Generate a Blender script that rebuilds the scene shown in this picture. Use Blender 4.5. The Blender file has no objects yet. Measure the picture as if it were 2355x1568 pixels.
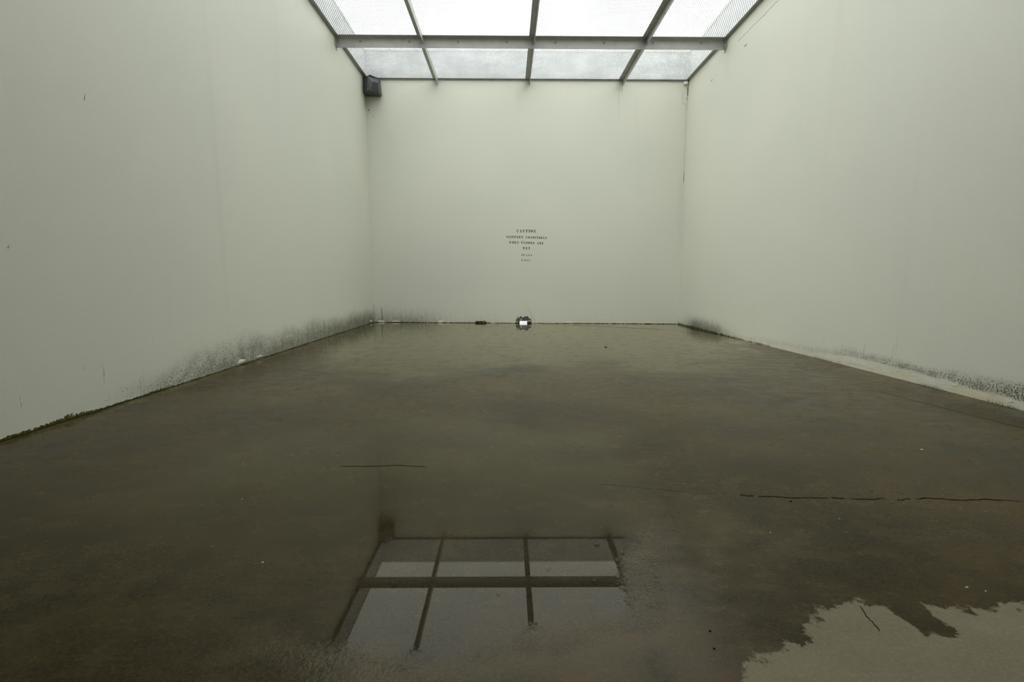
import bpy, bmesh, math, random
import numpy as np
from mathutils import Vector, Matrix

random.seed(7)
rng = np.random.default_rng(11)
scene = bpy.context.scene
COL = scene.collection

# ------------------------------------------------------------------ camera
F_PX, PITCH, YAW, ROLL = 1119.4862, 0.1262, 0.0099, 0.0018
CAM = Vector((-0.5285, 0.0, 1.2))
fw = Vector((math.sin(YAW) * math.cos(PITCH), math.cos(YAW) * math.cos(PITCH), -math.sin(PITCH)))
rt0 = Vector((math.cos(YAW), -math.sin(YAW), 0.0))
up0 = rt0.cross(fw)
rt = rt0 * math.cos(ROLL) + up0 * math.sin(ROLL)
up = up0 * math.cos(ROLL) - rt0 * math.sin(ROLL)
cam_data = bpy.data.cameras.new('camera')
cam = bpy.data.objects.new('camera', cam_data)
COL.objects.link(cam)
cam_data.sensor_fit = 'HORIZONTAL'
cam_data.sensor_width = 36.0
cam_data.lens = F_PX / 2355.0 * 36.0
cam_data.clip_start = 0.02
cam_data.clip_end = 400.0
cam.matrix_world = Matrix(((rt.x, up.x, -fw.x, CAM.x), (rt.y, up.y, -fw.y, CAM.y), (rt.z, up.z, -fw.z, CAM.z), (0, 0, 0, 1)))
scene.camera = cam

# ------------------------------------------------------------------ sky, sun, exposure
SKY = 3.75
world = bpy.data.worlds.new('overcast_sky')
scene.world = world
world.use_nodes = True
bg = world.node_tree.nodes['Background']
bg.inputs['Color'].default_value = (0.945, 0.985, 1.0, 1)
bg.inputs['Strength'].default_value = SKY
sun_data = bpy.data.lights.new('veiled_sun', 'SUN')
sun_data.energy = 1.45
sun_data.angle = math.radians(70)
sun_data.color = (1.0, 0.99, 0.95)
sun = bpy.data.objects.new('veiled_sun', sun_data)
COL.objects.link(sun)
sun.rotation_euler = Vector((0.62, 0.25, -1.0)).to_track_quat('-Z', 'Y').to_euler()
sun.location = (0, 0, 30)
scene.cycles.adaptive_threshold = 0.04
scene.view_settings.view_transform = 'Standard'
scene.view_settings.look = 'None'
scene.view_settings.exposure = 0.0
scene.view_settings.gamma = 1.0
scene.view_settings.use_curve_mapping = False

# ------------------------------------------------------------------ dimensions (metres)
HW, D, YB = 4.258, 13.569, -3.6          # half width, far wall, wall behind the camera
TOP = 7.1                                # top of the walls, above the mesh
ZM = 6.42                                # underside of the mesh
WT = 0.25
BEAMS = (11.377, 6.9, 2.4)
BARS = (-2.355, 0.065, 2.525)            # stem lines of the roof angles (flange runs to the left)

# ------------------------------------------------------------------ material helpers
class NT:
    def __init__(s, name):
        s.m = bpy.data.materials.new(name); s.m.use_nodes = True
        s.t = s.m.node_tree; s.t.nodes.clear()
    def n(s, typ, **kw):
        nd = s.t.nodes.new(typ)
        for k, v in kw.items():
            if k.startswith('i_'):
                nd.inputs[int(k[2:]) if k[2:].isdigit() else k[2:].replace('_', ' ')].default_value = v
            else:
                setattr(nd, k, v)
        return nd
    def l(s, a, b): s.t.links.new(a, b)
    def math(s, op, a, b=None, c=None, clamp=False):
        nd = s.n('ShaderNodeMath', operation=op, use_clamp=clamp)
        for i, v in enumerate((a, b, c)):
            if v is None: continue
            if isinstance(v, (int, float)): nd.inputs[i].default_value = v
            else: s.l(v, nd.inputs[i])
        return nd.outputs[0]
    def mix(s, f, a, b):
        nd = s.n('ShaderNodeMix', data_type='RGBA')
        for i, v in ((0, f), (6, a), (7, b)):
            if isinstance(v, (int, float)): nd.inputs[i].default_value = v
            elif isinstance(v, (tuple, list)): nd.inputs[i].default_value = (*v, 1)
            else: s.l(v, nd.inputs[i])
        return nd.outputs[2]
    def ramp(s, v, lo, hi, a=0.0, b=1.0):
        nd = s.n('ShaderNodeMapRange', interpolation_type='SMOOTHSTEP')
        s.l(v, nd.inputs[0])
        for i, x in zip((1, 2, 3, 4), (lo, hi, a, b)):
            if isinstance(x, (int, float)): nd.inputs[i].default_value = x
            else: s.l(x, nd.inputs[i])
        return nd.outputs[0]
    def coords(s, scale=(1, 1, 1)):
        tc = s.n('ShaderNodeTexCoord'); mp = s.n('ShaderNodeMapping')
        mp.inputs['Scale'].default_value = scale
        s.l(tc.outputs['Object'], mp.inputs['Vector'])
        return mp.outputs[0]
    def noise(s, scale, detail=3, rough=0.55, sc=(1, 1, 1), dist=0.0):
        nd = s.n('ShaderNodeTexNoise'); s.l(s.coords(sc), nd.inputs['Vector'])
        nd.inputs['Scale'].default_value = scale; nd.inputs['Detail'].default_value = detail
        nd.inputs['Roughness'].default_value = rough; nd.inputs['Distortion'].default_value = dist
        return nd.outputs[0]
    def attr(s, name):
        nd = s.n('ShaderNodeAttribute', attribute_name=name)
        return nd.outputs['Fac']
    def bump(s, h, strength, dist=0.01, normal=None):
        nd = s.n('ShaderNodeBump'); s.l(h, nd.inputs['Height'])
        if isinstance(strength, (int, float)): nd.inputs['Strength'].default_value = strength
        else: s.l(strength, nd.inputs['Strength'])
        nd.inputs['Distance'].default_value = dist
        if normal is not None: s.l(normal, nd.inputs['Normal'])
        return nd.outputs[0]
    def out(s, sh):
        o = s.n('ShaderNodeOutputMaterial'); s.l(sh, o.inputs['Surface']); return s.m
    def principled(s, color, rough=0.6, spec=0.5, normal=None, metal=0.0, ior=1.45):
        p = s.n('ShaderNodeBsdfPrincipled')
        for k, v in (('Base Color', color), ('Roughness', rough), ('Specular IOR Level', spec), ('Metallic', metal), ('IOR', ior)):
            if isinstance(v, tuple): p.inputs[k].default_value = (*v, 1)
            elif isinstance(v, (int, float)): p.inputs[k].default_value = v
            else: s.l(v, p.inputs[k])
        if normal is not None: s.l(normal, p.inputs['Normal'])
        return p.outputs[0]

def simple(name, color, rough=0.6, spec=0.5, var=0.12, scale=9.0, metal=0.0, bump=0.0):
    t = NT(name)
    n = t.noise(scale, 4)
    dark = tuple(c * (1 - var) for c in color); lite = tuple(min(1, c * (1 + var)) for c in color)
    col = t.mix(t.ramp(n, 0.3, 0.7), dark, lite)
    nor = t.bump(t.noise(scale * 12, 3), bump, 0.004) if bump else None
    return t.out(t.principled(col, rough, spec, nor, metal))

def wall_base(t):
    big = t.noise(0.35, 1)
    col = t.mix(t.ramp(big, 0.3, 0.7), (0.680, 0.688, 0.590), (0.712, 0.714, 0.605))
    rain = t.noise(1.0, 3, 0.6, (2.2, 2.2, 0.16))
    return t.mix(t.math('MULTIPLY', t.ramp(rain, 0.56, 0.8), 0.12), col, (0.47, 0.47, 0.38))

def upper_wall_material():
    t = NT('cream_wall_paint_clean')
    return t.out(t.principled(wall_base(t), 0.5, 0.28, t.bump(t.noise(105.0, 1, 0.6), 0.17, 0.006)))

def parapet_material():
    t = NT('bare_grey_render')
    col = t.mix(t.ramp(t.noise(1.0, 3, 0.65, (3.0, 3.0, 0.8)), 0.35, 0.7), (0.31, 0.315, 0.31), (0.40, 0.405, 0.40))
    return t.out(t.principled(col, 0.7, 0.2))

def wall_material():
    t = NT('cream_wall_paint')
    mold, stain, moss, cream, base = (t.attr(a) for a in ('mold', 'stain', 'moss', 'cream', 'base'))
    col = wall_base(t)
    # warm damp tide band at the foot of the wall
    tide = t.noise(5.0, 2, 0.6)
    col = t.mix(t.math('MULTIPLY', cream, t.ramp(tide, 0.35, 0.65, 0.25, 1.0)), col, (0.68, 0.635, 0.47))
    rust = t.math('MULTIPLY', base, t.ramp(t.noise(13.0, 2), 0.52, 0.68))
    col = t.mix(t.math('MULTIPLY', rust, 0.55), col, (0.22, 0.12, 0.04))
    # soft grey bloom of mould and streaks running down
    strk = t.noise(1.0, 3, 0.6, (26.0, 26.0, 2.0))
    soft = t.math('MULTIPLY', stain, t.ramp(strk, 0.35, 0.72, 0.35, 1.0))
    col = t.mix(t.math('MULTIPLY', soft, 0.95), col, (0.10, 0.096, 0.062))
    thin = t.math('MULTIPLY', t.ramp(t.noise(1.0, 2, 0.5, (44.0, 44.0, 4.0)), 0.70, 0.78), t.ramp(mold, 0.06, 0.35))
    col = t.mix(t.math('MULTIPLY', thin, 0.6), col, (0.16, 0.13, 0.08))
    # speckled mould colonies
    sp = t.noise(62.0, 3, 0.72, (1.0, 1.0, 0.8))
    thr = t.math('SUBTRACT', 0.68, t.math('MULTIPLY', mold, 0.22))
    speck = t.ramp(t.math('SUBTRACT', sp, thr), 0.0, 0.06)
    speck = t.math('MULTIPLY', speck, t.ramp(mold, 0.01, 0.12))
    col = t.mix(t.math('MULTIPLY', speck, 0.9), col, (0.030, 0.029, 0.018))
    col = t.mix(t.math('MULTIPLY', t.ramp(mold, 0.15, 1.0), t.ramp(t.noise(7.0, 2, 0.65), 0.3, 0.7, 0.2, 0.75)), col, (0.16, 0.155, 0.105))
    # green moss
    mo = t.ramp(t.math('ADD', moss, t.math('MULTIPLY', t.math('SUBTRACT', t.noise(30.0, 3, 0.7), 0.5), 1.6)), 0.42, 0.62)
    mo = t.math('MULTIPLY', mo, t.ramp(moss, 0.02, 0.2))
    col = t.mix(mo, col, t.mix(t.ramp(t.noise(55.0, 3), 0.4, 0.6), (0.035, 0.034, 0.008), (0.13, 0.125, 0.022)))
    # black open joint line at the floor
    jn = t.ramp(t.math('ADD', base, t.math('MULTIPLY', t.math('SUBTRACT', t.noise(9.0, 3, 0.7), 0.5), 0.9)), 0.80, 0.92)
    col = t.mix(t.math('MULTIPLY', jn, 0.9), col, (0.022, 0.02, 0.012))
    peel = t.math('MULTIPLY', t.ramp(t.noise(7.0, 4, 0.65, (0.6, 0.6, 2.6)), 0.47, 0.52), t.math('MULTIPLY', cream, 9.0))
    nor = t.bump(t.math('ADD', t.noise(105.0, 1, 0.6), peel), 0.17, 0.006)
    return t.out(t.principled(col, 0.5, 0.28, nor))

def water_mask(t):
    film = t.attr('film')
    nn = t.noise(62.0, 3, 0.7)
    nb = t.noise(6.0, 3, 0.6)
    rim = t.attr('rim')
    nz = t.math('ADD', t.math('MULTIPLY', t.math('SUBTRACT', nn, 0.5), 0.80), t.math('MULTIPLY', t.math('SUBTRACT', nb, 0.5), 0.45))
    low = t.math('MULTIPLY', t.math('SUBTRACT', t.noise(0.9, 2, 0.5, (1.0, 1.5, 1.0)), 0.5), t.math('SUBTRACT', 1.3, t.math('MULTIPLY', rim, 1.3)))
    e = t.math('ADD', t.math('ADD', film, t.math('MULTIPLY', low, t.ramp(film, 0.05, 0.4))), t.math('MULTIPLY', nz, t.math('ADD', 0.05, t.math('MULTIPLY', rim, 0.95))))
    return t.ramp(e, t.math('ADD', 0.06, t.math('MULTIPLY', rim, 0.26)), t.math('SUBTRACT', 0.95, t.math('MULTIPLY', rim, 0.44)))

def floor_material():
    t = NT('wet_concrete')
    film, dry = t.attr('film'), t.attr('dry')
    n1 = t.noise(0.75, 4, 0.55, (1.0, 1.7, 1.0), 0.15)
    n2 = t.noise(4.5, 4, 0.66, (1.0, 1.4, 1.0), 0.0)
    n3 = t.noise(75.0, 4, 0.7)
    mixn = t.math('ADD', t.math('MULTIPLY', n1, 0.55), t.math('MULTIPLY', n2, 0.45))
    wet = t.mix(t.ramp(mixn, 0.36, 0.66), (0.015, 0.0120, 0.0040), (0.060, 0.0400, 0.0120))
    wet = t.mix(t.math('MULTIPLY', t.ramp(n3, 0.40, 0.72), 0.5), wet, (0.085, 0.058, 0.022))
    wet = t.mix(t.math('MULTIPLY', t.ramp(t.noise(95.0, 2), 0.66, 0.72), 0.5), wet, (0.016, 0.014, 0.009))
    dryc = t.mix(t.ramp(mixn, 0.38, 0.64), (0.185, 0.165, 0.110), (0.240, 0.208, 0.142))
    dryc = t.mix(t.math('MULTIPLY', t.ramp(n3, 0.42, 0.72), 0.5), dryc, (0.30, 0.26, 0.18))
    wet = t.mix(t.math('MULTIPLY', t.attr('algae'), t.ramp(t.noise(3.0, 2, 0.7), 0.38, 0.6, 0.15, 0.9)), wet, (0.115, 0.100, 0.030))
    mask = water_mask(t)
    wet = t.mix(t.math('MULTIPLY', mask, 0.45), wet, (0.010, 0.0075, 0.0025))
    edge = t.math('ADD', dry, t.math('MULTIPLY', t.math('SUBTRACT', t.noise(11.0, 5, 0.72, (1, 1, 1), 0.3), 0.5), 1.15))
    dm = t.math('MULTIPLY', t.ramp(edge, 0.44, 0.56), t.ramp(dry, 0.04, 0.22))
    col = t.mix(dm, wet, dryc)
    rough = t.math('ADD', t.ramp(n2, 0.3, 0.7, 0.15, 0.32), 0.0)
    rough = t.math('ADD', rough, t.math('MULTIPLY', dm, 0.5))
    rim = t.math('MULTIPLY', t.math('MULTIPLY', t.ramp(film, 0.0, 0.30), t.math('SUBTRACT', 1.0, mask)), t.attr('rim'))
    rough = t.math('SUBTRACT', rough, t.math('MULTIPLY', rim, 0.10))
    sheen = t.math('MULTIPLY', t.attr('sheen'), t.math('SUBTRACT', 1.0, dm))
    spec = t.math('MULTIPLY', t.math('SUBTRACT', 1.0, t.math('MULTIPLY', mask, 0.92)), t.math('ADD', t.math('SUBTRACT', 0.13, t.math('MULTIPLY', dm, 0.06)), t.math('MULTIPLY', sheen, t.ramp(n2, 0.3, 0.7, 0.14, 0.24))))
    nor = t.bump(t.noise(55.0, 3, 0.65), t.math('ADD', 0.010, t.math('MULTIPLY', rim, 0.42)), 0.006)
    sh = t.principled(col, rough, spec, nor, ior=1.45)
    sh.node.inputs['Specular Tint'].default_value = (1.0, 0.88, 0.56, 1)
    # standing water: a smooth Fresnel layer over the soaked concrete
    near = t.math('MULTIPLY', t.ramp(film, 0.30, 0.58, 1.0, 0.0), t.attr('rim'))
    wn = t.bump(t.noise(40.0, 3, 0.6), t.math('MULTIPLY', near, 0.30), 0.006)
    fr = t.n('ShaderNodeFresnel'); fr.inputs['IOR'].default_value = 1.29
    t.l(wn, fr.inputs['Normal'])
    gl = t.n('ShaderNodeBsdfGlossy'); gl.inputs['Color'].default_value = (1, 0.96, 0.80, 1)
    t.l(t.math('ADD', 0.003, t.math('MULTIPLY', near, 0.04)), gl.inputs['Roughness'])
    t.l(wn, gl.inputs['Normal'])
    mx = t.n('ShaderNodeMixShader')
    t.l(t.math('MULTIPLY', fr.outputs[0], mask), mx.inputs[0])
    t.l(sh, mx.inputs[1]); t.l(gl.outputs[0], mx.inputs[2])
    return t.out(mx.outputs[0])

M = {}
M['wall'] = wall_material()
M['wall_upper'] = upper_wall_material()
M['parapet'] = parapet_material()
M['floor'] = floor_material()
M['water'] = M['floor']      # soaked concrete under its film of water: one surface to the eye
M['steel'] = simple('grey_painted_steel', (0.42, 0.417, 0.385), 0.42, 0.45, 0.07, 5.0, bump=0.03)
M['bolt'] = simple('grey_bolt_steel', (0.34, 0.335, 0.30), 0.35, 0.5, 0.1, 30)
M['mesh'] = simple('galvanised_mesh', (0.74, 0.75, 0.74), 0.45, 0.5, 0.15, 1.2)
M['coping'] = simple('weathered_coping', (0.46, 0.45, 0.42), 0.7, 0.3, 0.15, 3.0)
M['slate'] = simple('dark_slate_metal', (0.040, 0.044, 0.046), 0.38, 0.5, 0.12, 14)
M['black'] = simple('black_grille', (0.014, 0.015, 0.013), 0.45, 0.4, 0.1, 40)
M['slate_lip'] = simple('dull_grey_green_metal', (0.062, 0.064, 0.052), 0.5, 0.4, 0.12, 14)
M['screw'] = simple('bright_screw', (0.55, 0.55, 0.52), 0.3, 0.5, 0.05, 30, metal=0.6)
M['white'] = simple('gap_light_block', (0.80, 0.81, 0.82), 0.5, 0.4, 0.05, 12)  # white stands in for light coming through the ledger gap
M['plate'] = simple('blue_grey_metal_plate', (0.085, 0.098, 0.100), 0.4, 0.5, 0.2, 12)
M['flake'] = simple('peeling_cream_paint', (0.66, 0.64, 0.50), 0.55, 0.3, 0.1, 30, bump=0.2)
M['rust'] = simple('rusty_edge', (0.060, 0.036, 0.014), 0.8, 0.2, 0.4, 30, bump=0.2)
M['red'] = simple('dark_red_stencil_paint', (0.105, 0.006, 0.010), 0.6, 0.3, 0.1, 20)
M['ink'] = simple('black_stencil_paint', (0.014, 0.014, 0.013), 0.6, 0.3, 0.1, 20)
M['crack'] = simple('crack_shadow', (0.010, 0.009, 0.006), 0.9, 0.1, 0.2, 30)
M['paving'] = simple('pale_outdoor_paving', (0.40, 0.40, 0.39), 0.8, 0.2, 0.08, 2)
M['soffit'] = simple('shade_roof_plaster', (0.50, 0.50, 0.43), 0.7, 0.2, 0.05, 1)  # underside of the added rear roof that shades the near end
M['leaf'] = simple('dead_leaf', (0.020, 0.014, 0.007), 0.7, 0.3, 0.3, 60)
M['chip'] = simple('pale_paint_chip', (0.52, 0.52, 0.47), 0.6, 0.3, 0.1, 30)
M['streak'] = simple('faint_brown_streak', (0.45, 0.43, 0.33), 0.7, 0.2, 0.25, 30)
M['scuff'] = simple('grey_scuff', (0.16, 0.16, 0.13), 0.7, 0.2, 0.2, 30)
def bubble_mat():
    t = NT('bubble_film')
    fr = t.n('ShaderNodeFresnel'); fr.inputs['IOR'].default_value = 1.4
    gl = t.n('ShaderNodeBsdfGlossy'); gl.inputs['Roughness'].default_value = 0.02
    tr = t.n('ShaderNodeBsdfTransparent'); mx = t.n('ShaderNodeMixShader')
    t.l(fr.outputs[0], mx.inputs[0]); t.l(tr.outputs[0], mx.inputs[1]); t.l(gl.outputs[0], mx.inputs[2])
    return t.out(mx.outputs[0])
M['bubble'] = bubble_mat()

# ------------------------------------------------------------------ object helpers
def obj(name, me, mat=None, parent=None):
    if isinstance(me, bmesh.types.BMesh):
        bm = me; me = bpy.data.meshes.new(name); bm.to_mesh(me); bm.free()
    o = bpy.data.objects.new(name, me); COL.objects.link(o)
    if mat is not None and not me.materials: me.materials.append(mat)
    if parent is not None: o.parent = parent
    return o
def tag(o, label=None, cat=None, group=None, kind=None):
    for k, v in (('label', label), ('category', cat), ('group', group), ('kind', kind)):
        if v: o[k] = v
    return o
def empty(name, loc=(0, 0, 0)):
    o = bpy.data.objects.new(name, None); COL.objects.link(o); o.location = loc; o.empty_display_size = 0.1
    return o
def pymesh(name, verts, faces, smooth=False):
    me = bpy.data.meshes.new(name); me.from_pydata([tuple(v) for v in verts], [], [tuple(f) for f in faces]); me.update()
    if smooth: me.polygons.foreach_set('use_smooth', [True] * len(me.polygons))
    return me
def box(bm, x0, x1, y0, y1, z0, z1):
    v = [bm.verts.new(p) for p in ((x0, y0, z0), (x1, y0, z0), (x1, y1, z0), (x0, y1, z0), (x0, y0, z1), (x1, y0, z1), (x1, y1, z1), (x0, y1, z1))]
    for f in ((3, 2, 1, 0), (4, 5, 6, 7), (0, 1, 5, 4), (1, 2, 6, 5), (2, 3, 7, 6), (3, 0, 4, 7)): bm.faces.new([v[i] for i in f])
def prism(bm, pts, axis, a0, a1):
    """extrude a 2-D outline along an axis; axis 'x': pts are (y,z); 'y': (x,z); 'z': (x,y)"""
    def P(p, a): return {'x': (a, p[0], p[1]), 'y': (p[0], a, p[1]), 'z': (p[0], p[1], a)}[axis]
    A = [bm.verts.new(P(p, a0)) for p in pts]; B = [bm.verts.new(P(p, a1)) for p in pts]
    n = len(pts)
    bm.faces.new(A[::-1]); bm.faces.new(B)
    for i in range(n): bm.faces.new((A[i], A[(i + 1) % n], B[(i + 1) % n], B[i]))
def fixn(bm): bmesh.ops.recalc_face_normals(bm, faces=bm.faces)
def bevel(bm, w, seg=1):
    bmesh.ops.bevel(bm, geom=list(bm.edges), offset=w, segments=seg, affect='EDGES', clamp_overlap=True)

def slab(name, us, vs, place, thick, attrs=None, hole=None):
    """grid slab: place(u, v, d) -> point; d=0 is the seen face, d=thick the far face. hole=(u0,u1,v0,v1)"""
    us, vs = np.asarray(us), np.asarray(vs); nu, nv = len(us), len(vs)
    idx = lambda i, j: i * nv + j
    verts = [place(u, v, 0.0) for u in us for v in vs] + [place(u, v, thick) for u in us for v in vs]
    off = nu * nv; faces = []; cnt = {}
    for i in range(nu - 1):
        for j in range(nv - 1):
            um, vm = (us[i] + us[i + 1]) / 2, (vs[j] + vs[j + 1]) / 2
            if hole and hole[0] < um < hole[1] and hole[2] < vm < hole[3]: continue
            q = (idx(i, j), idx(i + 1, j), idx(i + 1, j + 1), idx(i, j + 1))
            faces.append(q); faces.append(tuple(k + off for k in q[::-1]))
            for a, b in zip(q, q[1:] + q[:1]):
                if (b, a) in cnt: del cnt[(b, a)]
                else: cnt[(a, b)] = 1
    for a, b in cnt: faces.append((b, a, a + off, b + off))
    me = pymesh(name, verts, faces)
    for an, fn in (attrs or {}).items():
        at = me.attributes.new(an, 'FLOAT', 'POINT')
        vals = [float(fn(u, v)) for u in us for v in vs]
        at.data.foreach_set('value', vals + [0.0] * off)
    if attrs:      # paint above the stained foot is plain; above the mesh the wall is bare render
        for m in ('wall', 'wall_upper', 'parapet'): me.materials.append(M[m])
        for p in me.polygons: p.material_index = 0 if p.center.z < 0.9 else (1 if p.center.z < ZM else 2)
    return me

def sstep(x, a, b):
    t = min(1.0, max(0.0, (x - a) / (b - a))); return t * t * (3 - 2 * t)
def interp(x, tab):
    return float(np.interp(x, [t[0] for t in tab], [t[1] for t in tab]))

# ------------------------------------------------------------------ floor
def floor_z(x, y):
    return -0.042 * max(0.0, min(1.0, (x + HW) / (2 * HW))) * sstep(y, 7.0, 13.57)

PUD = [(0.10, 2.19), (0.02, 2.02), (-0.04, 1.86), (-0.05, 1.72), (-0.08, 1.62), (-0.27, 1.585), (-0.46, 1.53), (-0.65, 1.47), (-0.83, 1.42), (-0.98, 1.43),
       (-1.13, 1.47), (-1.45, 1.55), (-1.9, 1.70), (-2.4, 1.93), (-2.75, 2.5), (-2.7, 3.3), (-1.9, 3.9), (-0.73, 3.85), (0.15, 3.5), (0.40, 2.9), (0.26, 2.40)]
DRY = [(0.05, 0.6), (0.16, 1.25), (0.20, 1.33), (0.27, 1.42), (0.36, 1.435), (0.46, 1.48), (0.54, 1.57), (0.61, 1.64), (0.78, 1.675), (0.90, 1.655), (1.00, 1.67), (1.16, 1.63),
       (1.26, 1.63), (1.40, 1.67), (1.75, 1.70), (2.4, 1.55), (2.7, 0.9), (2.5, -0.6), (1.2, -1.2), (0.3, -0.6)]
TONGUE = [(0.915, 1.70), (1.02, 1.68), (1.01, 1.61), (1.025, 1.555), (1.02, 1.51), (0.985, 1.487), (0.955, 1.485), (0.925, 1.53), (0.905, 1.49), (0.88, 1.50), (0.885, 1.57), (0.87, 1.63)]
def poly_sd(P, poly):
    """signed distance (positive inside) of points P (n,2) to a polygon"""
    P = np.asarray(P, float); V = np.asarray(poly, float); n = len(V)
    d = np.full(len(P), 1e9); ins = np.zeros(len(P), bool)
    for i in range(n):
        a, b = V[i], V[(i + 1) % n]; e = b - a
        t = np.clip(((P - a) @ e) / (e @ e), 0, 1)
        d = np.minimum(d, np.hypot(*(P - a - t[:, None] * e).T))
        c = ((a[1] <= P[:, 1]) != (b[1] <= P[:, 1]))
        with np.errstate(divide='ignore', invalid='ignore'):
            xi = a[0] + (P[:, 1] - a[1]) * e[0] / (e[1] if e[1] else 1e-12)
        ins ^= c & (P[:, 0] < xi)
    return np.where(ins, d, -d)

def grid_mesh(name, xs, ys, zfun, keep=None):
    X, Y = np.meshgrid(xs, ys, indexing='ij'); nx, ny = X.shape
    Z = np.vectorize(zfun)(X, Y)
    V = np.stack([X.ravel(), Y.ravel(), Z.ravel()], -1)
    i, j = np.meshgrid(np.arange(nx - 1), np.arange(ny - 1), indexing='ij')
    a = (i * ny + j).ravel(); F = np.stack([a, a + ny, a + ny + 1, a + 1], -1)
    if keep is not None:
        k = keep(V[:, :2]); F = F[k[F].any(axis=1)]
        used = np.unique(F); remap = -np.ones(len(V), int); remap[used] = np.arange(len(used)); V = V[used]; F = remap[F]
    me = bpy.data.meshes.new(name)
    me.from_pydata(V.tolist(), [], F.tolist()); me.update()
    return me, V
def set_attr(me, name, vals):
    at = me.attributes.new(name, 'FLOAT', 'POINT'); at.data.foreach_set('value', np.asarray(vals, float).tolist())

BACK_EDGE = [(-4.3, 8.4), (-3.2, 7.2), (-1.94, 5.9), (-0.47, 6.6), (0.9, 6.9), (1.6, 5.8), (2.7, 7.2), (4.3, 9.4)]
def rim_zone(P):
    a = np.clip((P[:, 0] + 1.75) / 0.5, 0, 1); b = np.clip((2.60 - P[:, 1]) / 0.6, 0, 1)
    return a * a * (3 - 2 * a) * b * b * (3 - 2 * b)
def film_front(P):
    return np.clip(0.45 + poly_sd(P, PUD) / (1.5 - 1.08 * rim_zone(P)), 0, 1)
def film_back(P):
    e = np.interp(P[:, 0], [t[0] for t in BACK_EDGE], [t[1] for t in BACK_EDGE])
    return np.clip(0.45 + (P[:, 1] - e) / 2.6, 0, 1)

def film_lift(me, f):
    """the water surface dips under the floor at its edge and stands 1 mm proud inside"""
    co = np.empty(len(me.vertices) * 3); me.vertices.foreach_get('co', co); co = co.reshape(-1, 3)
    k = np.clip(f / 0.25, 0, 1); co[:, 2] += -0.0015 + 0.0025 * k * k * (3 - 2 * k)
    me.vertices.foreach_set('co', co.ravel()); me.update()
def sheen(P):
    return np.clip(1 + poly_sd(P, PUD) / 0.85, 0, 1) * np.clip((P[:, 0] + 1.9) / 0.6, 0, 1) * np.clip((2.7 - P[:, 1]) / 0.7, 0, 1)
def algae(V): return np.clip(1 - (V[:, 0] + HW) / 0.16, 0, 1) * np.clip((11 - V[:, 1]) / 4, 0, 1)
xs = np.unique(np.concatenate([np.linspace(-HW - WT, HW + WT, 90), np.linspace(-HW, -HW + 0.2, 5), np.linspace(-3.0, 2.6, 150)]))
ys = np.unique(np.concatenate([np.linspace(YB - WT, D + WT, 110), np.linspace(1.0, 4.0, 90)]))
fm, FV = grid_mesh('floor', xs, ys, floor_z)
set_attr(fm, 'film', np.maximum(film_front(FV[:, :2]), film_back(FV[:, :2])))
set_attr(fm, 'rim', rim_zone(FV[:, :2])); set_attr(fm, 'sheen', sheen(FV[:, :2]))
set_attr(fm, 'algae', algae(FV))
dsd = 0.5 + poly_sd(FV[:, :2], DRY) / 0.22
tsd = 0.5 + poly_sd(FV[:, :2], TONGUE) / 0.07
set_attr(fm, 'dry', np.clip(np.minimum(dsd, 1 - tsd), 0, 1))
fm.polygons.foreach_set('use_smooth', [True] * len(fm.polygons))
floor = tag(obj('floor', fm, M['floor']), 'damp brown concrete floor of the walled yard', 'floor', kind='structure')
bm = bmesh.new(); box(bm, -HW - WT, HW + WT, YB - WT, D + WT, -0.30, -0.06)
obj('slab', bm, M['floor'], floor)

wm, WV = grid_mesh('puddle', np.linspace(-HW + 0.004, 1.2, 150), np.linspace(1.0, 4.6, 120), floor_z, lambda P: film_front(P) > 0.02)
film_lift(wm, film_front(WV[:, :2]))
set_attr(wm, 'film', film_front(WV[:, :2])); set_attr(wm, 'rim', rim_zone(WV[:, :2])); set_attr(wm, 'sheen', sheen(WV[:, :2])); wm.polygons.foreach_set('use_smooth', [True] * len(wm.polygons))
tag(obj('puddle', wm, M['water']), 'still puddle in the foreground mirroring the roof grid', 'puddle')
wm, WV = grid_mesh('water_sheet', np.linspace(-HW + 0.004, HW - 0.004, 70), np.linspace(4.6, D - 0.004, 90), floor_z, lambda P: film_back(P) > 0.02)
film_lift(wm, film_back(WV[:, :2]))
set_attr(wm, 'film', film_back(WV[:, :2])); set_attr(wm, 'algae', algae(WV)); wm.polygons.foreach_set('use_smooth', [True] * len(wm.polygons))
tag(obj('water_sheet', wm, M['water']), 'thin sheet of standing water along the far wall', 'puddle')

# outside ground seen through the drain slot
bm = bmesh.new(); box(bm, -9, 9, D + WT, D + 14, -0.30, -0.10)
tag(obj('pavement', bm, M['paving']), 'pale paving outside the far wall', 'pavement', kind='structure')

# ------------------------------------------------------------------ walls
zs = np.unique(np.concatenate([[-0.06, -0.03], np.linspace(0, 0.12, 13), np.linspace(0.12, 0.8, 28), np.linspace(0.8, TOP, 26), [ZM - 0.005, ZM + 0.005]]))
ysw = np.unique(np.concatenate([np.linspace(YB, D, 175)]))

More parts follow.
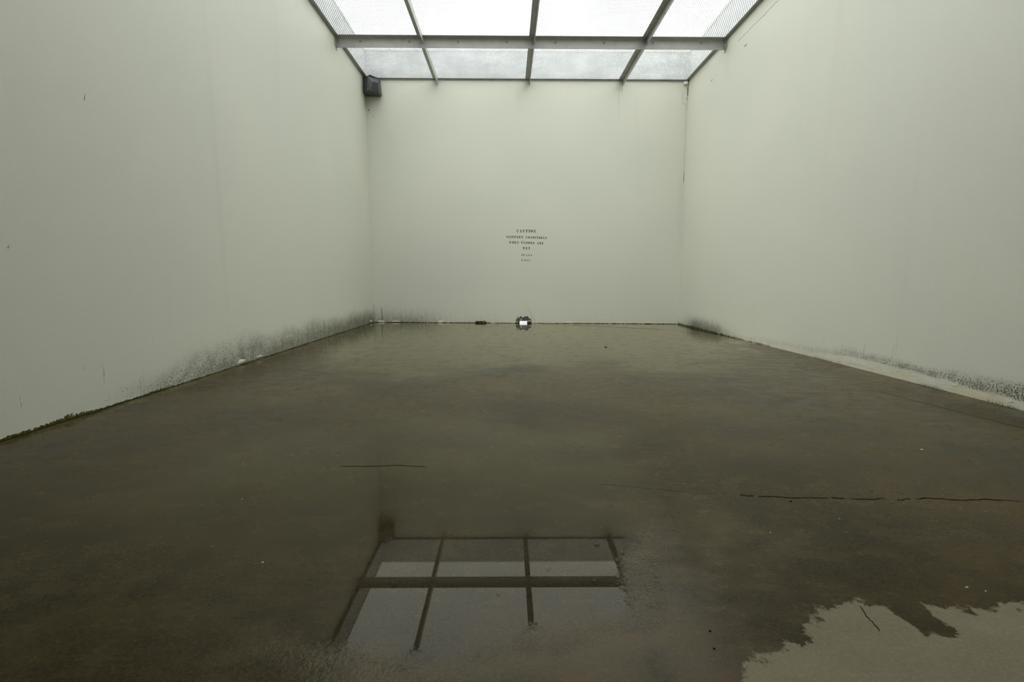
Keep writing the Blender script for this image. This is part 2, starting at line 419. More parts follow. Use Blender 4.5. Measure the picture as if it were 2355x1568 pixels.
LM_H = [(3.0, 0.10), (3.8, 0.13), (4.4, 0.24), (4.8, 0.36), (5.4, 0.44), (6.2, 0.50), (7.3, 0.58), (10.0, 0.55), (13.5, 0.55)]
LM_D = [(3.0, 0.02), (4.2, 0.12), (4.7, 0.45), (5.4, 0.72), (6.2, 0.85), (7.3, 0.95), (9.0, 0.95), (13.5, 0.9)]
LS_D = [(4.5, 0.0), (6.0, 0.05), (7.5, 0.15), (9.0, 0.35), (10.0, 0.8), (12.6, 1.0), (13.57, 0.95)]
def wob(y, s=1.0): return 0.5 + 0.25 * math.sin(2.1 * y * s + 0.7) + 0.25 * math.sin(5.3 * y * s + 2.0)
left_attrs = {
    'mold': lambda y, z: interp(y, LM_D) * (1 - sstep(z, 0.0, interp(y, LM_H) * (0.85 + 0.4 * wob(y)))) ** 0.7,
    'stain': lambda y, z: interp(y, LS_D) * (1 - sstep(z, 0.02, 0.42 + 0.12 * wob(y, 0.6))),
    'moss': lambda y, z: interp(y, [(2.0, 1.0), (4.6, 1.0), (5.6, 0.55), (6.6, 0.15), (7.4, 0)]) * (1 - sstep(z, 0.0, 0.030 + 0.075 * wob(y, 2.3) * wob(y, 0.9))) * (1.0 if y > 1.5 else 0.6),
    'cream': lambda y, z: 0.35 * (1 - sstep(z, 0.02, 0.10)) * sstep(y, 5, 7),
    'base': lambda y, z: 1 - sstep(z, 0.006, 0.035),
}
RB = [  # y, band low, band high, density
    (3.5, 0.06, 0.28, 0.85), (4.36, 0.08, 0.30, 0.85), (4.6, 0.09, 0.31, 0.72), (5.04, 0.10, 0.28, 0.60), (5.6, 0.12, 0.28, 0.62), (6.3, 0.14, 0.31, 0.55), (7.0, 0.11, 0.28, 0.42),
    (7.7, 0.07, 0.23, 0.36), (9.0, 0.03, 0.2, 0.3), (9.9, 0.0, 0.16, 0.30), (10.6, -0.02, 0.26, 0.45), (11.0, -0.05, 0.32, 0.75), (12.26, -0.05, 0.40, 0.95), (12.7, -0.05, 0.3, 0.5), (13.2, -0.05, 0.12, 0.1)]
def rmold(y, z):
    lo, hi, de = (interp(y, [(t[0], t[k]) for t in RB]) for k in (1, 2, 3))
    lo += 0.03 * (wob(y, 2.3) - 0.5); hi *= 0.9 + 0.3 * wob(y, 1.4)
    return min(1.0, de * 1.25) * sstep(z, lo - 0.02, lo + 0.02) * (1 - sstep(z, lo + 0.03, hi)) ** 0.8
right_attrs = {
    'mold': lambda y, z: max(rmold(y, z), 1.0 * (1 - sstep(z, -0.03, 0.07)) * max(sstep(wob(y, 1.3), 0.55, 0.8), sstep(y, 8.5, 10.5))),
    'stain': lambda y, z: interp(y, [(9.8, 0), (10.8, 0.35), (11.6, 0.8), (12.4, 1.0), (12.9, 0.5), (13.3, 0.1)]) * (1 - sstep(z, 0.0, 0.40)),
    'moss': lambda y, z: 0.0,
    'cream': lambda y, z: interp(y, [(3, 1), (6, 0.9), (8, 0.45), (10, 0.2), (13, 0.1)]) * (1 - sstep(z, 0.03, 0.16 + 0.06 * wob(y, 1.7))),
    'base': lambda y, z: max(1 - sstep(z, -0.03, 0.02), interp(y, [(6.5, 0), (6.7, 0.9), (7.0, 0.9), (7.15, 0), (8.2, 0), (8.5, 0.8), (9.3, 0.8), (10.2, 0.85), (12.7, 1.0), (12.9, 0)]) * (1 - sstep(z, -0.01, 0.05 + 0.04 * wob(y, 2)))),
}
back_attrs = {
    'mold': lambda x, z: max(interp(x, [(-4.26, 0.45), (-3.9, 0.62), (-3.3, 0.75), (-2.7, 0.55), (-2.0, 0.32), (-1.3, 0.42), (-0.6, 0.22), (1.0, 0.22), (2.2, 0.3), (3.0, 0.18), (4.2, 0.1)])
                             * (1 - sstep(z, -0.05, 0.5 if x < -2 else 0.38)) ** 0.9, 0.0),
    'stain': lambda x, z: interp(x, [(-4.26, 0.75), (-3.9, 0.55), (-3.0, 0.45), (-2.2, 0.2), (-1.0, 0.12), (4.2, 0.06)]) * (1 - sstep(z, -0.02, 0.55)),
    'moss': lambda x, z: 0.0,
    'cream': lambda x, z: 0.25 * (1 - sstep(z, 0.0, 0.15)),
    'base': lambda x, z: 1 - sstep(z, floor_z(x, D) + 0.008, floor_z(x, D) + 0.04),
}
wl = tag(obj('wall_left', slab('wall_left', ysw, zs, lambda u, v, d: (-HW - d, u, v), WT, left_attrs), M['wall']), 'cream painted left wall with black mould along its foot', 'wall', kind='structure')
wr = tag(obj('wall_right', slab('wall_right', ysw[::-1], zs, lambda u, v, d: (HW + d, u, v), WT, right_attrs), M['wall']), 'cream painted right wall with speckled mould band', 'wall', kind='structure')
SLOT = (-0.182, 0.031, -0.018, 0.036)
xb = np.unique(np.concatenate([np.linspace(-HW - WT, HW + WT, 110), [SLOT[0], SLOT[1]]]))
zb = np.unique(np.concatenate([zs, [SLOT[2], SLOT[3]]]))
wb = tag(obj('wall_back', slab('wall_back', xb, zb, lambda u, v, d: (u, D + d, v), WT, back_attrs, SLOT), M['wall']), 'cream painted far wall carrying the stencilled notice', 'wall', kind='structure')
zero = {k: (lambda u, v: 0.0) for k in ('mold', 'stain', 'moss', 'cream', 'base')}
wf = tag(obj('wall_front', slab('wall_front', np.linspace(-HW - WT, HW + WT, 5)[::-1], np.linspace(-0.06, TOP, 5), lambda u, v, d: (u, YB - d, v), WT, zero), M['wall']), 'cream painted wall behind the viewer', 'wall', kind='structure')

# copings on the wall heads
for k, (x0, x1, y0, y1) in enumerate(((-HW - WT - 0.04, -HW + 0.015, YB, D), (HW - 0.015, HW + WT + 0.04, YB, D), (-HW - WT - 0.04, HW + WT + 0.04, D - 0.015, D + WT + 0.04))):
    bm = bmesh.new(); box(bm, x0, x1, y0, y1, TOP, TOP + 0.05)
    tag(obj('trim_%d' % (k + 1), bm, M['coping']), 'weathered coping strip on the %s wall head above the mesh' % ('left', 'right', 'far')[k], 'coping', kind='structure')

# added unseen roof over the rear, put in to shade the near end
bm = bmesh.new(); box(bm, -HW, HW, YB, BEAMS[2] - 0.1, ZM + 0.02, ZM + 0.22)
tag(obj('shade_roof', bm, M['soffit']), 'added unseen roof over the rear, shading the near end', 'shade_roof', kind='structure')

# ------------------------------------------------------------------ roof steel
def angle_profile(w, h, t, sx=1):
    """L outline: horizontal leg of width w at the top running in -sx, vertical leg h hanging at 0"""
    p = [(0, 0), (-sx * w, 0), (-sx * w, -t), (-sx * t, -t), (-sx * t, -h), (0, -h)]
    return p
def dome_bolt(r=0.016, h=0.012):
    bm = bmesh.new()
    bmesh.ops.create_cone(bm, cap_ends=True, segments=10, radius1=r * 1.5, radius2=r * 1.5, depth=0.004)
    bmesh.ops.create_uvsphere(bm, u_segments=10, v_segments=6, radius=r, matrix=Matrix.Diagonal((1, 1, h / r, 1)))
    me = bpy.data.meshes.new('bolt'); bm.to_mesh(me); bm.free(); me.materials.append(M['bolt'])
    me.polygons.foreach_set('use_smooth', [True] * len(me.polygons))
    return me
BOLT = dome_bolt()
def add_bolt(parent, p, axis, s=1.0):
    o = bpy.data.objects.new('bolt', BOLT); COL.objects.link(o); o.parent = parent
    o.location = p
    o.rotation_euler = Vector({'-y': (0, -1, 0), 'x': (1, 0, 0), '-x': (-1, 0, 0), '-z': (0, 0, -1)}[axis]).to_track_quat('Z', 'Y').to_euler()
    o.scale = (s, s, s)
    return o

def make_beam(yb, label):
    root = empty('roof_beam', (0, yb, ZM))
    bm = bmesh.new()
    t = 0.010
    # leg at the top toward the viewer, web hanging at y = yb
    prism(bm, [(0.0, 0.0), (-0.125, 0.0), (-0.125, -t), (-0.030, -t - 0.002), (-0.012, -t - 0.020), (-0.012, -0.218), (0.0, -0.218)], 'x', -HW + 0.012, HW - 0.012)
    fixn(bm); bevel(bm, 0.0015); obj('angle', bm, M['steel'], root)
    for s in (-1, 1):
        bm = bmesh.new()
        prism(bm, [(-0.006, -0.001), (-0.118, -0.001), (-0.118, -0.175), (-0.012, -0.275), (0.012, -0.275), (0.012, -0.001)], 'x', s * (HW - 0.012), s * (HW - 0.001))
        fixn(bm); obj('end_plate', bm, M['steel'], root)
        bm = bmesh.new()
        prism(bm, [(-0.0125, -0.014), (-0.07, -0.014), (-0.07, -0.2), (-0.0125, -0.214)], 'x', s * (HW - 0.026), s * (HW - 0.012))
        fixn(bm); obj('clip_plate', bm, M['steel'], root)
        add_bolt(root, (s * (HW - 0.028), -0.045, -0.15), 'x' if s < 0 else '-x', 1.1)
    for k in range(8):
        add_bolt(root, (-3.735 + k * 1.0655, -0.014, -0.088), '-y', 1.15)
    return tag(root, label, 'beam', 'roof cross beams')
make_beam(BEAMS[0], 'grey steel angle beam with row of bolts crossing below the mesh roof')
make_beam(BEAMS[1], 'second grey steel cross beam, overhead nearer the viewer')
make_beam(BEAMS[2], 'third grey steel cross beam, at the edge of the added rear roof')

def make_bar(xs_, y0, y1, label, clip):
    """roof angle: flange to the left, stem hanging on the right; clip: the far end meets a beam"""
    root = empty('roof_bar', (xs_, y0, ZM))
    L = y1 - y0
    bm = bmesh.new(); box(bm, -0.125, 0.0, 0.0, L, -0.009, -0.0005); obj('flange', bm, M['steel'], root)
    bm = bmesh.new()
    if clip: pts = [(0, -0.009), (L, -0.009), (L, -0.06), (L - 0.0, -0.118), (L - 0.045, -0.150), (0, -0.150)]
    else: pts = [(0, -0.009), (L, -0.009), (L, -0.150), (0, -0.150)]
    prism(bm, pts, 'x', -0.009, 0.0); fixn(bm); obj('stem', bm, M['steel'], root)
    if clip:
        bm = bmesh.new(); prism(bm, [(L - 0.09, -0.03), (L + 0.001, -0.03), (L + 0.001, -0.125), (L - 0.09, -0.105)], 'x', -0.021, -0.009)
        fixn(bm); obj('clip_plate', bm, M['steel'], root)
        for dz in (-0.058, -0.092):
            add_bolt(root, (-0.023, L - 0.055, dz), '-x', 0.95); add_bolt(root, (0.002, L - 0.055, dz), 'x', 0.95)
    return tag(root, label, 'roof bar', 'roof angles running to the far wall')
side = ('left', 'middle', 'right')
for x, s in zip(BARS, side):
    make_bar(x, BEAMS[0], D - 0.003, 'grey steel roof angle, %s one between the cross beam and far wall' % s, False)
    make_bar(x, BEAMS[1], BEAMS[0] - 0.014, 'grey steel roof angle, %s one on the near side of the bolted beam' % s, True)
    make_bar(x, BEAMS[2], BEAMS[1] - 0.014, 'grey steel roof angle overhead, %s one between the nearer two beams' % s, True)

# ledger angles on the walls
for s, nm in ((-1, 'left'), (1, 'right')):
    bm = bmesh.new()
    X = s * (HW - 0.0005)
    prism(bm, [(X, ZM), (X - s * 0.075, ZM), (X - s * 0.075, ZM - 0.008), (X - s * 0.008, ZM - 0.008), (X - s * 0.008, ZM - 0.045), (X, ZM - 0.045)], 'y', BEAMS[2], D - 0.001)
    fixn(bm); tag(obj('wall_ledger', bm, M['steel']), 'grey steel ledger angle holding the mesh along the %s wall' % nm, 'ledger', 'wall ledgers')
bm = bmesh.new()
prism(bm, [(D - 0.0005, ZM - 0.0005), (D - 0.05, ZM - 0.0005), (D - 0.05, ZM - 0.0085), (D - 0.008, ZM - 0.0085), (D - 0.008, ZM - 0.047), (D - 0.0005, ZM - 0.047)], 'x', -HW + 0.08, HW - 0.08)
fixn(bm); tag(obj('wall_ledger', bm, M['steel']), 'grey steel ledger angle holding the mesh along the far wall', 'ledger', 'wall ledgers')

# ------------------------------------------------------------------ expanded-metal panels
def expanded(name, x0, x1, y0, y1, z):
    p, q, w, t = 0.0425, 0.068, 0.0055, 0.0070
    nx = max(1, round((x1 - x0) / p)); ny = max(1, round((y1 - y0) / (q / 2)))
    p = (x1 - x0) / nx; h = (y1 - y0) / ny
    j = np.arange(ny + 1)
    chains = []
    for k in range(nx):
        chains.append(x0 + k * p + (j % 2) * p / 2)
        chains.append(x0 + (k + 1) * p - (j % 2) * p / 2)
    X = np.array(chains); n = len(X)
    Y = np.broadcast_to(y0 + j * h, X.shape)
    ww = w / 2 * math.hypot(p / 2, h) / h
    V = np.empty((n, ny + 1, 4, 3))
    for c, (dx, dz) in enumerate(((-ww, 0), (ww, 0), (ww, t), (-ww, t))):
        V[:, :, c, 0] = X + dx; V[:, :, c, 1] = Y; V[:, :, c, 2] = z + dz
    base = (np.arange(n)[:, None] * (ny + 1) + np.arange(ny)[None, :]) * 4
    base = base.ravel()
    F = np.concatenate([np.stack([base + c, base + (c + 1) % 4, base + 4 + (c + 1) % 4, base + 4 + c], -1) for c in range(4)])
    me = bpy.data.meshes.new(name)
    me.vertices.add(V.size // 3); me.vertices.foreach_set('co', V.ravel())
    me.loops.add(F.size); me.loops.foreach_set('vertex_index', F.ravel().astype(np.int32))
    me.polygons.add(len(F)); me.polygons.foreach_set('loop_start', np.arange(0, F.size, 4, dtype=np.int32))
    me.update(calc_edges=True)
    return me
xe = (-HW + 0.01, BARS[0] - 0.06, BARS[1] - 0.06, BARS[2] - 0.06, HW - 0.01)
coln = ('leftmost', 'second from left', 'third from left', 'rightmost')
rown = ('along the far wall', 'before the bolted beam', 'of the overhead row nearest the viewer')
for r, (y1, y0) in enumerate(((D - 0.012, BEAMS[0] - 0.02), (BEAMS[0] - 0.024, BEAMS[1] - 0.02), (BEAMS[1] - 0.024, BEAMS[2] - 0.02))):
    for c in range(4):
        o = obj('mesh_panel', expanded('mesh_panel', xe[c] + 0.003, xe[c + 1] - 0.003, y0, y1, ZM + 0.0005), M['mesh'])
        tag(o, 'expanded metal roof mesh panel, %s %s' % (coln[c], rown[r]), 'mesh panel', 'roof mesh panels')

# ------------------------------------------------------------------ corner housing (dark, top left corner)
root = empty('corner_housing', (-4.1, 13.35, 5.93))
def hv(p): return Vector(p) - Vector((-4.1, 13.35, 5.93))
A = hv((-4.252, 13.36, 6.372)); B = hv((-4.252, 13.34, 5.985)); Cc = hv((-4.252, 13.562, 5.985)); A2 = hv((-4.252, 13.562, 6.372))
E_ = hv((-4.100, 13.20, 6.335)); F_ = hv((-3.965, 13.165, 6.195)); G_ = hv((-3.848, 13.275, 6.20)); H_ = hv((-3.860, 13.48, 6.36)); H2 = hv((-3.860, 13.562, 6.36))
I_ = hv((-4.085, 13.105, 5.955)); I2 = hv((-4.020, 13.10, 5.955)); J_ = hv((-3.826, 13.27, 5.955)); K_ = hv((-3.83, 13.562, 5.985))
verts = [A, B, Cc, A2, E_, F_, G_, H_, H2, I_, I2, J_, K_]
# 0A 1B 2C 3A2 4E 5F 6G 7H 8H2 9I 10I2 11J 12K
faces = [(0, 4, 9, 1), (4, 5, 10, 9), (5, 6, 11, 10), (6, 7, 8, 12, 11), (0, 3, 8, 7, 4), (4, 7, 6, 5), (1, 9, 10, 11, 12, 2), (3, 2, 12, 8), (0, 1, 2, 3)]
bm = bmesh.new(); vs_ = [bm.verts.new(v) for v in verts]
for f in faces: bm.faces.new([vs_[i] for i in f])
fixn(bm); bevel(bm, 0.004); obj('body', bm, M['slate'], root)
def inset_panel(name, pts, mat, inset, lift):
    c = sum(pts, Vector()) / len(pts); n = (pts[1] - pts[0]).cross(pts[2] - pts[0]).normalized()
    if n.y > 0: n = -n
    a = [p + (c - p) * inset + n * lift for p in pts]; b = [p + (c - p) * inset - n * 0.004 for p in pts]
    bm = bmesh.new(); va = [bm.verts.new(p) for p in a]; vb = [bm.verts.new(p) for p in b]
    bm.faces.new(va); bm.faces.new(vb[::-1]); k = len(a)
    for i in range(k): bm.faces.new((va[i], vb[i], vb[(i + 1) % k], va[(i + 1) % k]))
    fixn(bm); return obj(name, bm, mat, root)
tag(inset_panel('front_panel', [F_, G_, J_, I2], M['black'], 0.14, 0.004), 'black grille panel')
bot = [B, I_, I2, J_, K_, Cc]
bm = bmesh.new()
pa = [p + Vector((0, 0, 0.004)) for p in bot]; pc = sum(bot, Vector()) / 6
pb_ = [p + (pc - p) * 0.12 + Vector((0, 0, -0.030)) for p in bot]
va = [bm.verts.new(p) for p in pa]; vb = [bm.verts.new(p) for p in pb_]
bm.faces.new(va); bm.faces.new(vb[::-1])
for i in range(6): bm.faces.new((va[i], vb[i], vb[(i + 1) % 6], va[(i + 1) % 6]))
fixn(bm); obj('bottom_plate', bm, M['slate_lip'], root)
bm = bmesh.new()   # black visor strip behind the sloping top
t0, t1 = E_ + Vector((0.01, 0.0, 0.004)), H_ + Vector((0.0, 0.0, 0.004))
d_ = Vector((0.0, 0.03, 0.028))
q = [t0, t1, t1 + d_ * 0.8, t0 + Vector((0.04, 0.05, 0.045))]
va = [bm.verts.new(p) for p in q]; vb = [bm.verts.new(p + Vector((-0.03, 0.05, -0.02))) for p in q]
bm.faces.new(va); bm.faces.new(vb[::-1])
for i in range(4): bm.faces.new((va[i], vb[i], vb[(i + 1) % 4], va[(i + 1) % 4]))
fixn(bm); obj('top_seal', bm, M['black'], root)
bm = bmesh.new(); bmesh.ops.create_uvsphere(bm, u_segments=8, v_segments=6, radius=0.009)
o = obj('screw', bm, M['screw'], root); o.location = I_ + Vector((0.012, -0.002, 0.022))
tag(root, 'dark slate faceted metal housing mounted in the upper left corner', 'wall fixture')

# ------------------------------------------------------------------ scupper drain at the foot of the far wall
zf = floor_z(-0.07, D)
root = empty('scupper_drain', (-0.073, D, zf))
def ring_plate(bm, outer, y0, y1):
    """front plate with a rectangular slot cut out: four strips"""
    x0, x1, z0, z1 = outer; s0, s1, t0, t1 = SLOT[0] + 0.073, SLOT[1] + 0.073, SLOT[2] - zf, SLOT[3] - zf
    for a in ((x0, s0, z0, z1), (s1, x1, z0, z1), (s0, s1, t1, z1), (s0, s1, z0, t0)):
        if a[3] - a[2] > 0.001: box(bm, a[0], a[1], y0, y1, a[2], a[3])
bm = bmesh.new(); ring_plate(bm, (-0.215, 0.215, 0.001, 0.205), -0.006, -0.0005)
obj('plate', bm, M['plate'], root)
def blob(cx, cz, rx, rz, n=14, jit=0.25, seed=0):
    r = random.Random(seed)
    return [(cx + rx * math.cos(2 * math.pi * i / n) * (1 + r.uniform(-jit, jit)), cz + rz * math.sin(2 * math.pi * i / n) * (1 + r.uniform(-jit, jit))) for i in range(n)]
def flat_prism(name, pts, y0, y1, mat, parent):
    bm = bmesh.new(); prism(bm, pts, 'y', y0, y1); fixn(bm); return obj(name, bm, mat, parent)
# cream paint still clinging round the bare metal
PAINT = [
    [(-0.216, 0.206), (-0.216, 0.10), (-0.20, 0.105), (-0.185, 0.135), (-0.165, 0.150), (-0.135, 0.165), (-0.118, 0.150), (-0.105, 0.165), (-0.108, 0.190), (-0.090, 0.199), (-0.060, 0.192), (-0.035, 0.168), (-0.012, 0.160), (0.020, 0.182), (0.060, 0.197), (0.110, 0.196), (0.140, 0.172), (0.155, 0.130), (0.178, 0.125), (0.195, 0.142), (0.205, 0.115), (0.216, 0.118), (0.216, 0.206)],
    [(-0.10, 0.062), (-0.085, 0.070), (-0.075, 0.115), (-0.062, 0.130), (-0.048, 0.128), (-0.05, 0.10), (-0.062, 0.070), (0.03, 0.068), (0.10, 0.072), (0.15, 0.078), (0.16, 0.066), (0.10, 0.060), (0.0, 0.058)],
    [(0.180, 0.10), (0.196, 0.098), (0.200, 0.060), (0.188, 0.03), (0.176, 0.055)],
    [(-0.20, 0.055), (-0.17, 0.045), (-0.15, 0.02), (-0.19, 0.01), (-0.212, 0.03)],
]
for k, pts in enumerate(PAINT):
    flat_prism('paint_remnant', pts, -0.0085, -0.0055, M['flake'], root)
flat_prism('bare_chip', [(-0.192, 0.165), (-0.176, 0.160), (-0.166, 0.186), (-0.176, 0.196), (-0.186, 0.184)], -0.0095, -0.008, M['plate'], root)
for x0, x1, seed in ((-0.222, -0.115, 1), (0.12, 0.222, 2)):
    pts = [(x0, 0.001)] + [(x0 + (x1 - x0) * i / 7, 0.016 + 0.03 * random.Random(seed * 9 + i).random() * (1 - abs(i / 7 - (0 if seed == 1 else 1)) * 0.6)) for i in range(8)] + [(x1, 0.001)]
    flat_prism('rust_edge', pts, -0.012, -0.006, M['rust'], root)
tag(root, 'rectangular drain plate of bare grey metal and peeling paint below the notice', 'drain')

# ------------------------------------------------------------------ stencilled notice
def arcpts(cx, cy, rx, ry, a0, a1, n=7):
    return [(cx + rx * math.cos(math.radians(a0 + (a1 - a0) * i / n)), cy + ry * math.sin(math.radians(a0 + (a1 - a0) * i / n))) for i in range(n + 1)]
def cres_l(cx, cy, rx, ry, inner): return arcpts(cx, cy, rx, ry, 100, 260) + arcpts(cx, cy, inner, ry * 0.86, 255, 105)
def cres_r(cx, cy, rx, ry, inner): return arcpts(cx, cy, rx, ry, -80, 80) + arcpts(cx, cy, inner, ry * 0.86, 75, -75)
def R4(x0, y0, x1, y1): return [(x0, y0), (x1, y0), (x1, y1), (x0, y1)]
def stem(x, w=0.27): return [[(x - 0.06, 0), (x + w + 0.06, 0), (x + w + 0.06, 0.06), (x + w, 0.12), (x + w, 0.88), (x + w + 0.06, 0.94), (x + w + 0.06, 1), (x - 0.06, 1), (x - 0.06, 0.94), (x, 0.88), (x, 0.12), (x - 0.06, 0.06)]]
def arm(x, z, s): return [[(x, z), (x + 0.30, z), (x + 0.30, z - s * 0.32), (x + 0.22, z - s * 0.14), (x, z - s * 0.09)]]
GL = {
    'I': (0.40, stem(0.07)),
    'L': (0.72, stem(0.07) + [[(0.42, 0), (0.72, 0), (0.72, 0.34), (0.62, 0.14), (0.42, 0.08)]]),
    'E': (0.74, stem(0.07) + arm(0.42, 1, 1) + arm(0.42, 0, -1) + [R4(0.40, 0.46, 0.54, 0.56), R4(0.50, 0.40, 0.58, 0.62)]),
    'F': (0.72, stem(0.07) + arm(0.40, 1, 1) + [R4(0.38, 0.46, 0.54, 0.57), R4(0.49, 0.38, 0.58, 0.66)]),
    'T': (0.82, stem(0.28) + [[(0, 1), (0.20, 1), (0.20, 0.92), (0.10, 0.84), (0.05, 0.64), (0, 0.64)], [(0.82, 1), (0.62, 1), (0.62, 0.92), (0.72, 0.84), (0.77, 0.64), (0.82, 0.64)]]),
    'C': (0.74, [cres_l(0.42, 0.5, 0.42, 0.5, 0.13), [(0.44, 1), (0.58, 0.96), (0.66, 1), (0.70, 0.98), (0.70, 0.66), (0.60, 0.68), (0.52, 0.88), (0.44, 0.92)], [(0.44, 0), (0.60, 0.04), (0.72, 0.22), (0.70, 0.32), (0.58, 0.14), (0.44, 0.08)]]),
    'O': (0.80, [cres_l(0.37, 0.5, 0.37, 0.5, 0.08), cres_r(0.43, 0.5, 0.37, 0.5, 0.08)]),
    'D': (0.80, stem(0.07) + [cres_r(0.42, 0.5, 0.38, 0.5, 0.13)]),
    'P': (0.74, stem(0.07) + [cres_r(0.43, 0.72, 0.30, 0.28, 0.06)]),
    'R': (0.82, stem(0.07) + [cres_r(0.43, 0.75, 0.30, 0.25, 0.06), [(0.43, 0.48), (0.60, 0.46), (0.70, 0.30), (0.72, 0.1), (0.82, 0.06), (0.80, 0), (0.54, 0), (0.50, 0.3)]]),
    'A': (0.90, [[(0.30, 1), (0.52, 1), (0.88, 0.06), (0.92, 0.0), (0.52, 0), (0.58, 0.08)], [(0, 0), (0.26, 0), (0.26, 0.05), (0.18, 0.08), (0.33, 0.62), (0.29, 0.74), (0.10, 0.08), (0, 0.05)], R4(0.30, 0.26, 0.44, 0.33)]),
    'U': (0.80, [[(0, 1), (0.40, 1), (0.40, 0.94), (0.34, 0.9), (0.34, 0.2), (0.38, 0.08), (0.34, 0.0), (0.20, 0.03), (0.08, 0.16), (0.07, 0.9), (0, 0.94)], [(0.56, 1), (0.82, 1), (0.82, 0.94), (0.74, 0.9), (0.73, 0.2), (0.62, 0.04), (0.46, 0), (0.46, 0.07), (0.60, 0.14), (0.65, 0.25), (0.65, 0.9), (0.56, 0.94)]]),
    'N': (0.86, [[(0, 1), (0.26, 1), (0.80, 0.10), (0.80, 0), (0.58, 0), (0.10, 0.9), (0, 0.94)], [(0.58, 1), (0.86, 1), (0.86, 0.94), (0.77, 0.9), (0.76, 0.36), (0.69, 0.46), (0.68, 0.9), (0.58, 0.94)], [(0, 0), (0.28, 0), (0.28, 0.06), (0.19, 0.1), (0.19, 0.54), (0.11, 0.66), (0.11, 0.1), (0, 0.06)]]),
    'S': (0.70, [[(0.06, 0.86), (0.20, 0.98), (0.26, 0.84), (0.62, 0.42), (0.68, 0.22), (0.60, 0.04), (0.46, 0.0), (0.44, 0.18), (0.10, 0.52), (0.02, 0.70)], [(0.32, 1), (0.46, 0.96), (0.60, 1), (0.62, 0.68), (0.54, 0.68), (0.46, 0.88), (0.32, 0.92)], [(0.02, 0), (0.12, 0.05), (0.30, 0), (0.30, 0.08), (0.18, 0.12), (0.10, 0.34), (0.02, 0.34)]]),
    'Y': (0.84, [[(0, 1), (0.34, 1), (0.36, 0.92), (0.58, 0.48), (0.58, 0.1), (0.66, 0.0), (0.24, 0), (0.32, 0.1), (0.32, 0.44), (0.06, 0.94)], [(0.58, 1), (0.86, 1), (0.86, 0.94), (0.78, 0.9), (0.64, 0.58), (0.58, 0.66), (0.68, 0.9), (0.58, 0.94)]]),
    'W': (1.16, [[(0, 1), (0.30, 1), (0.30, 0.92), (0.50, 0.26), (0.42, 0.0), (0.34, 0.0), (0.07, 0.92), (0, 0.95)], [(0.44, 1), (0.70, 1), (0.86, 0.28), (0.78, 0.0), (0.70, 0.0), (0.46, 0.84)], [(0.86, 1), (1.16, 1), (1.16, 0.94), (1.08, 0.9), (0.93, 0.34), (0.89, 0.46), (0.99, 0.9), (0.86, 0.94)]]),
    'H': (0.92, stem(0.06, 0.25) + stem(0.60, 0.25) + [R4(0.36, 0.46, 0.55, 0.55)]),
    'M': (1.06, [[(0, 1), (0.26, 1), (0.52, 0.36), (0.48, 0.0), (0.14, 0.82), (0.13, 0.1), (0.22, 0.05), (0.22, 0), (0, 0), (0, 0.05), (0.07, 0.1), (0.07, 0.9), (0, 0.95)], [(0.54, 0.20), (0.58, 0.46), (0.80, 1), (1.06, 1), (1.06, 0.94), (1.0, 0.9), (1.0, 0.1), (1.06, 0.06), (1.06, 0), (0.66, 0), (0.66, 0.06), (0.74, 0.1), (0.74, 0.66)]]),
    '3': (0.62, [arcpts(0.26, 0.74, 0.34, 0.26, -75, 80) + arcpts(0.26, 0.74, 0.10, 0.18, 75, -70), arcpts(0.26, 0.26, 0.36, 0.26, -80, 75) + arcpts(0.26, 0.26, 0.10, 0.18, 70, -75), arcpts(0.14, 0.80, 0.12, 0.12, 0, 359, 8), arcpts(0.14, 0.20, 0.12, 0.12, 0, 359, 8)]),
    '8': (0.70, [cres_l(0.33, 0.74, 0.28, 0.26, 0.07), cres_r(0.37, 0.74, 0.28, 0.26, 0.07), cres_l(0.33, 0.26, 0.33, 0.27, 0.07), cres_r(0.37, 0.26, 0.33, 0.27, 0.07)]),
    '1': (0.42, [[(0, 0), (0.44, 0), (0.44, 0.08), (0.36, 0.12), (0.36, 1), (0.20, 1), (0.0, 0.86), (0.0, 0.78), (0.09, 0.8), (0.09, 0.12), (0, 0.08)]]),
}
notice = empty('stencilled_notice', (0, D, 1.69))
MPX = 0.01189
def px2x(u): return (u - 1211.13) * MPX
def text_word(word, u0, u1, zc, h, dz, mat, label):
    bm = bmesh.new()
    x0, x1 = px2x(u0), px2x(u1)
    nat = sum(GL[c][0] for c in word); gaps = len(word) - 1
    sc = h * 0.94
    sp = (x1 - x0 - nat * sc) / gaps if gaps else 0
    if gaps and sp < 0.1 * h:
        sp = 0.1 * h; sc = (x1 - x0 - sp * gaps) / nat
    x = x0
    for i, c in enumerate(word):
        wd, polys = GL[c]
        zb_ = zc - h / 2 + dz * (i / max(1, gaps)) - 1.69
        for p in polys: prism(bm, [(x + a * sc, zb_ + b * h) for a, b in p], 'y', -0.0016, -0.0004)
        x += wd * sc + sp
    fixn(bm)
    return tag(obj('word', bm, mat, notice), label)
